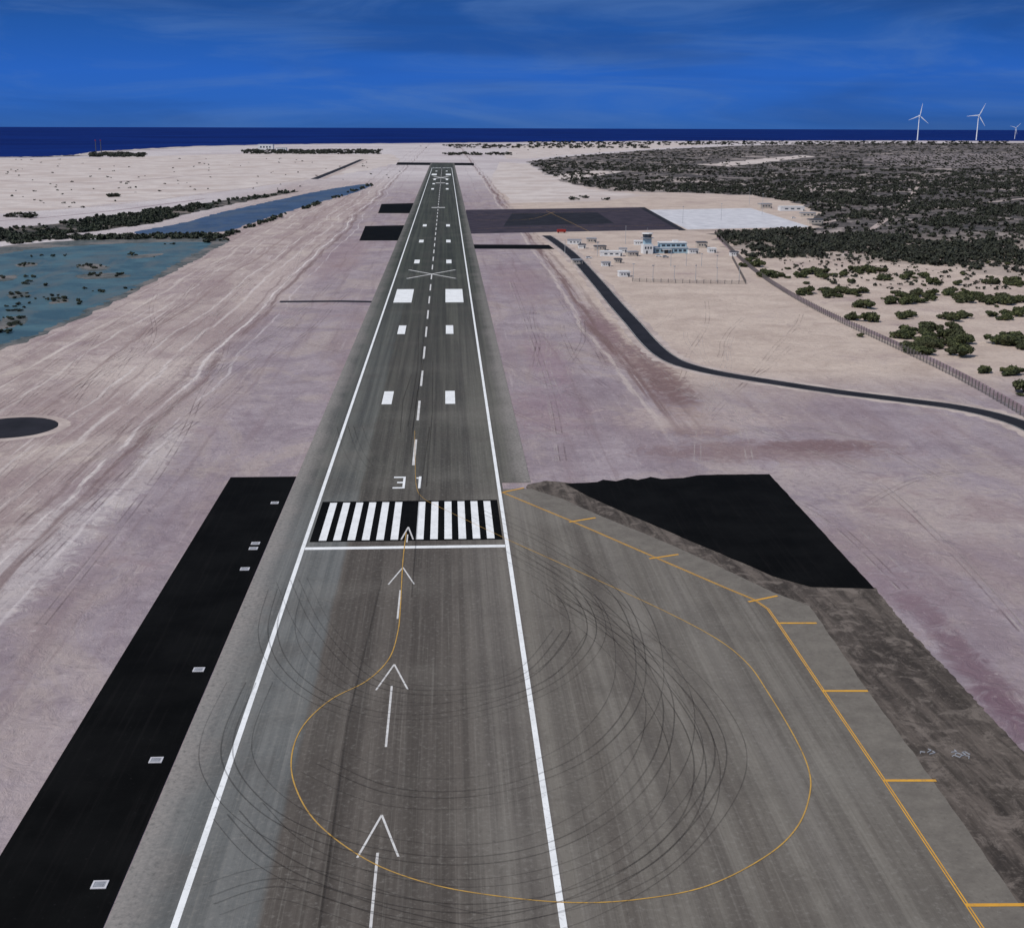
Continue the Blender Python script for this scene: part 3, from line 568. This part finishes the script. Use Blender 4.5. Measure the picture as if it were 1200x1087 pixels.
# fences
def fence(pts,sp,h,label):
    out=[]
    for a,b in zip(pts[:-1],pts[1:]):
        L=math.dist(a,b); k=max(1,int(L/sp)); out+=[(a[0]+(b[0]-a[0])*s/k,a[1]+(b[1]-a[1])*s/k) for s in range(k)]
    out.append(pts[-1]); o=empty('fence',(out[0][0],out[0][1],.02),0,label=label,category='fence'); bx0,by0=out[0]
    V=[];Fc=[]
    for i in range(len(out)-1):
        a,b=out[i],out[i+1]; k=len(V); V+=[(a[0]-bx0,a[1]-by0,.05),(b[0]-bx0,b[1]-by0,.05),(b[0]-bx0,b[1]-by0,h-.15),(a[0]-bx0,a[1]-by0,h-.15)]; Fc.append((k,k+1,k+2,k+3))
    mk('wire_mesh',V,Fc,M['wire'],parent=o)
    order=sorted(out,key=lambda q:q[1]); pm=None; V=[];Fc=[]
    for i,q in enumerate(order):
        if i<98:
            if pm is None: pm=bx('post',o,[((0,0,0),(.3,.3,h)),((.1,0,h),(.5,.12,.15))],M['post']); pm.location=(q[0]-bx0,q[1]-by0,0)
            else: c=pm.copy(); c.parent=o; c.location=(q[0]-bx0,q[1]-by0,0); COL.objects.link(c)
        else: box(V,Fc,(q[0]-bx0,q[1]-by0,0),(.3,.3,h))
    if V: s=mk('post_row',V,Fc,M['post'],parent=o); s['kind']='stuff'
fence(smooth(PP([(838,274),(868,305),(905,334),(960,366),(1040,404),(1120,443),(1200,489),(1290,545)]),3),3.2,3.0,'long grey perimeter fence with concrete posts on sand')
fence(PP([(741,330),(800,332),(874,333),(858,303)]),4,2.2,'low grey fence around the small service compound')
V=[];Fc=[]; ribbon(V,Fc,smooth(PP([(842,278),(874,308),(912,335),(967,365),(1046,400),(1125,438),(1205,483),(1295,538)]),6),4,.035); mk('patrol_track',V,Fc,M['stain'],kind='structure')
# ---------------------------------------------------------------- wind turbines
def turbine(u,vb,hubv,bl,ang,yaw=0):
    x,y=P(u,vb); dist=math.hypot(x,y); h=(vb-hubv)*dist/F*1.04; B=bl*dist/F
    o=empty('wind_turbine',(x,y,0),yaw,label='white three bladed wind turbine standing on the coastal plain',category='wind turbine',group='wind turbines')
    cy('tower',o,[((0,0,0),(0,0,h),h*.024,h*.013)],M['turb'],16); bx('nacelle',o,[((0,1.5,h-2),(h*.04,h*.1,h*.035))],M['turb'])
    r=cy('rotor_hub',o,[((0,0,0),(0,-h*.045,0),h*.02,h*.012)],M['turb'],12); r.location=(0,-h*.035,h); r.rotation_euler.y=ang
    for k in range(3):
        V=[];Fc=[]; secs=[(0,.014),(.08,.02),(.25,.036),(.6,.022),(1,.007)]
        for t,c in secs:
            for a,b in ((-.5,0),(.2,.3),(.8,0),(.2,-.3)): V.append((a*c*B*1.7,b*c*B*.6,t*B))
        for s_ in range(4):
            for q in range(4): Fc.append((s_*4+q,s_*4+(q+1)%4,s_*4+4+(q+1)%4,s_*4+4+q))
        Fc.append((16,17,18,19)); b=mk('blade',V,Fc,M['turb'],parent=r); b.rotation_euler.y=k*2.0944; b.location.y=-h*.02
turbine(1075,164.5,140,13,.15); turbine(1144,164.5,140,13.5,.45); turbine(1189,163,152,7,.8)
# ---------------------------------------------------------------- light
el=math.radians(48); rot=math.radians(235)
sv=Vector((math.sin(rot)*math.cos(el),math.cos(rot)*math.cos(el),math.sin(el)))
L=bpy.data.lights.new('sun','SUN'); L.energy=3.1; L.angle=math.radians(.5); L.color=(1,.965,.92); lo=bpy.data.objects.new('sun',L); COL.objects.link(lo)
lo.rotation_euler=sv.to_track_quat('Z','Y').to_euler()
w=bpy.data.worlds.new('World'); scene.world=w; w.use_nodes=True; nt=w.node_tree; bg=nt.nodes['Background']; bg.inputs['Strength'].default_value=.1
sk=nt.nodes.new('ShaderNodeTexSky'); sk.sky_type='NISHITA'; sk.sun_disc=False; sk.sun_elevation=el; sk.sun_rotation=rot
tc=nt.nodes.new('ShaderNodeTexCoord'); sp=nt.nodes.new('ShaderNodeSeparateXYZ'); nt.links.new(tc.outputs['Generated'],sp.inputs[0])
rp=nt.nodes.new('ShaderNodeValToRGB'); rp.color_ramp.elements[0].position=0; rp.color_ramp.elements[0].color=C(52,98,168); rp.color_ramp.elements[1].position=.11; rp.color_ramp.elements[1].color=C(34,74,134)
for p_,c_ in ((.015,C(46,100,184)),(.04,C(42,98,188)),(.075,C(36,88,166))):
    e=rp.color_ramp.elements.new(p_); e.color=c_
nt.links.new(sp.outputs[2],rp.inputs[0])
vm=nt.nodes.new('ShaderNodeVectorMath'); vm.operation='MULTIPLY'; vm.inputs[1].default_value=(1,1,7); nt.links.new(tc.outputs['Generated'],vm.inputs[0])
def wn(s,d,r,dis,a,b,o):
    k=nt.nodes.new('ShaderNodeTexNoise'); k.inputs['Scale'].default_value=s; k.inputs['Detail'].default_value=d; k.inputs['Roughness'].default_value=r; k.inputs['Distortion'].default_value=dis
    nt.links.new(vm.outputs[0],k.inputs['Vector']); m=nt.nodes.new('ShaderNodeMapRange'); m.interpolation_type='SMOOTHSTEP'; m.inputs[1].default_value=a; m.inputs[2].default_value=b; m.inputs[4].default_value=o; nt.links.new(k.outputs['Fac'],m.inputs[0]); return m.outputs[0]
def mx(f,a,b):
    k=nt.nodes.new('ShaderNodeMix'); k.data_type='RGBA'
    for i,v in ((0,f),(6,a),(7,b)):
        if hasattr(v,'links'): nt.links.new(v,k.inputs[i])
        else: k.inputs[i].default_value=v
    return k.outputs[2]
c=mx(wn(5,8,.58,.9,.42,.72,.5),rp.outputs[0],C(80,118,178)); c=mx(wn(3.4,6,.52,.6,.44,.72,.42),c,C(34,70,130))
k=nt.nodes.new('ShaderNodeVectorMath'); k.operation='SCALE'; nt.links.new(c,k.inputs[0]); k.inputs['Scale'].default_value=10
hb=nt.nodes.new('ShaderNodeMapRange'); hb.interpolation_type='SMOOTHSTEP'; hb.inputs[1].default_value=.11; hb.inputs[2].default_value=.3; nt.links.new(sp.outputs[2],hb.inputs[0])
f=mx(hb.outputs[0],k.outputs[0],sk.outputs[0]); nt.links.new(f,bg.inputs['Color'])
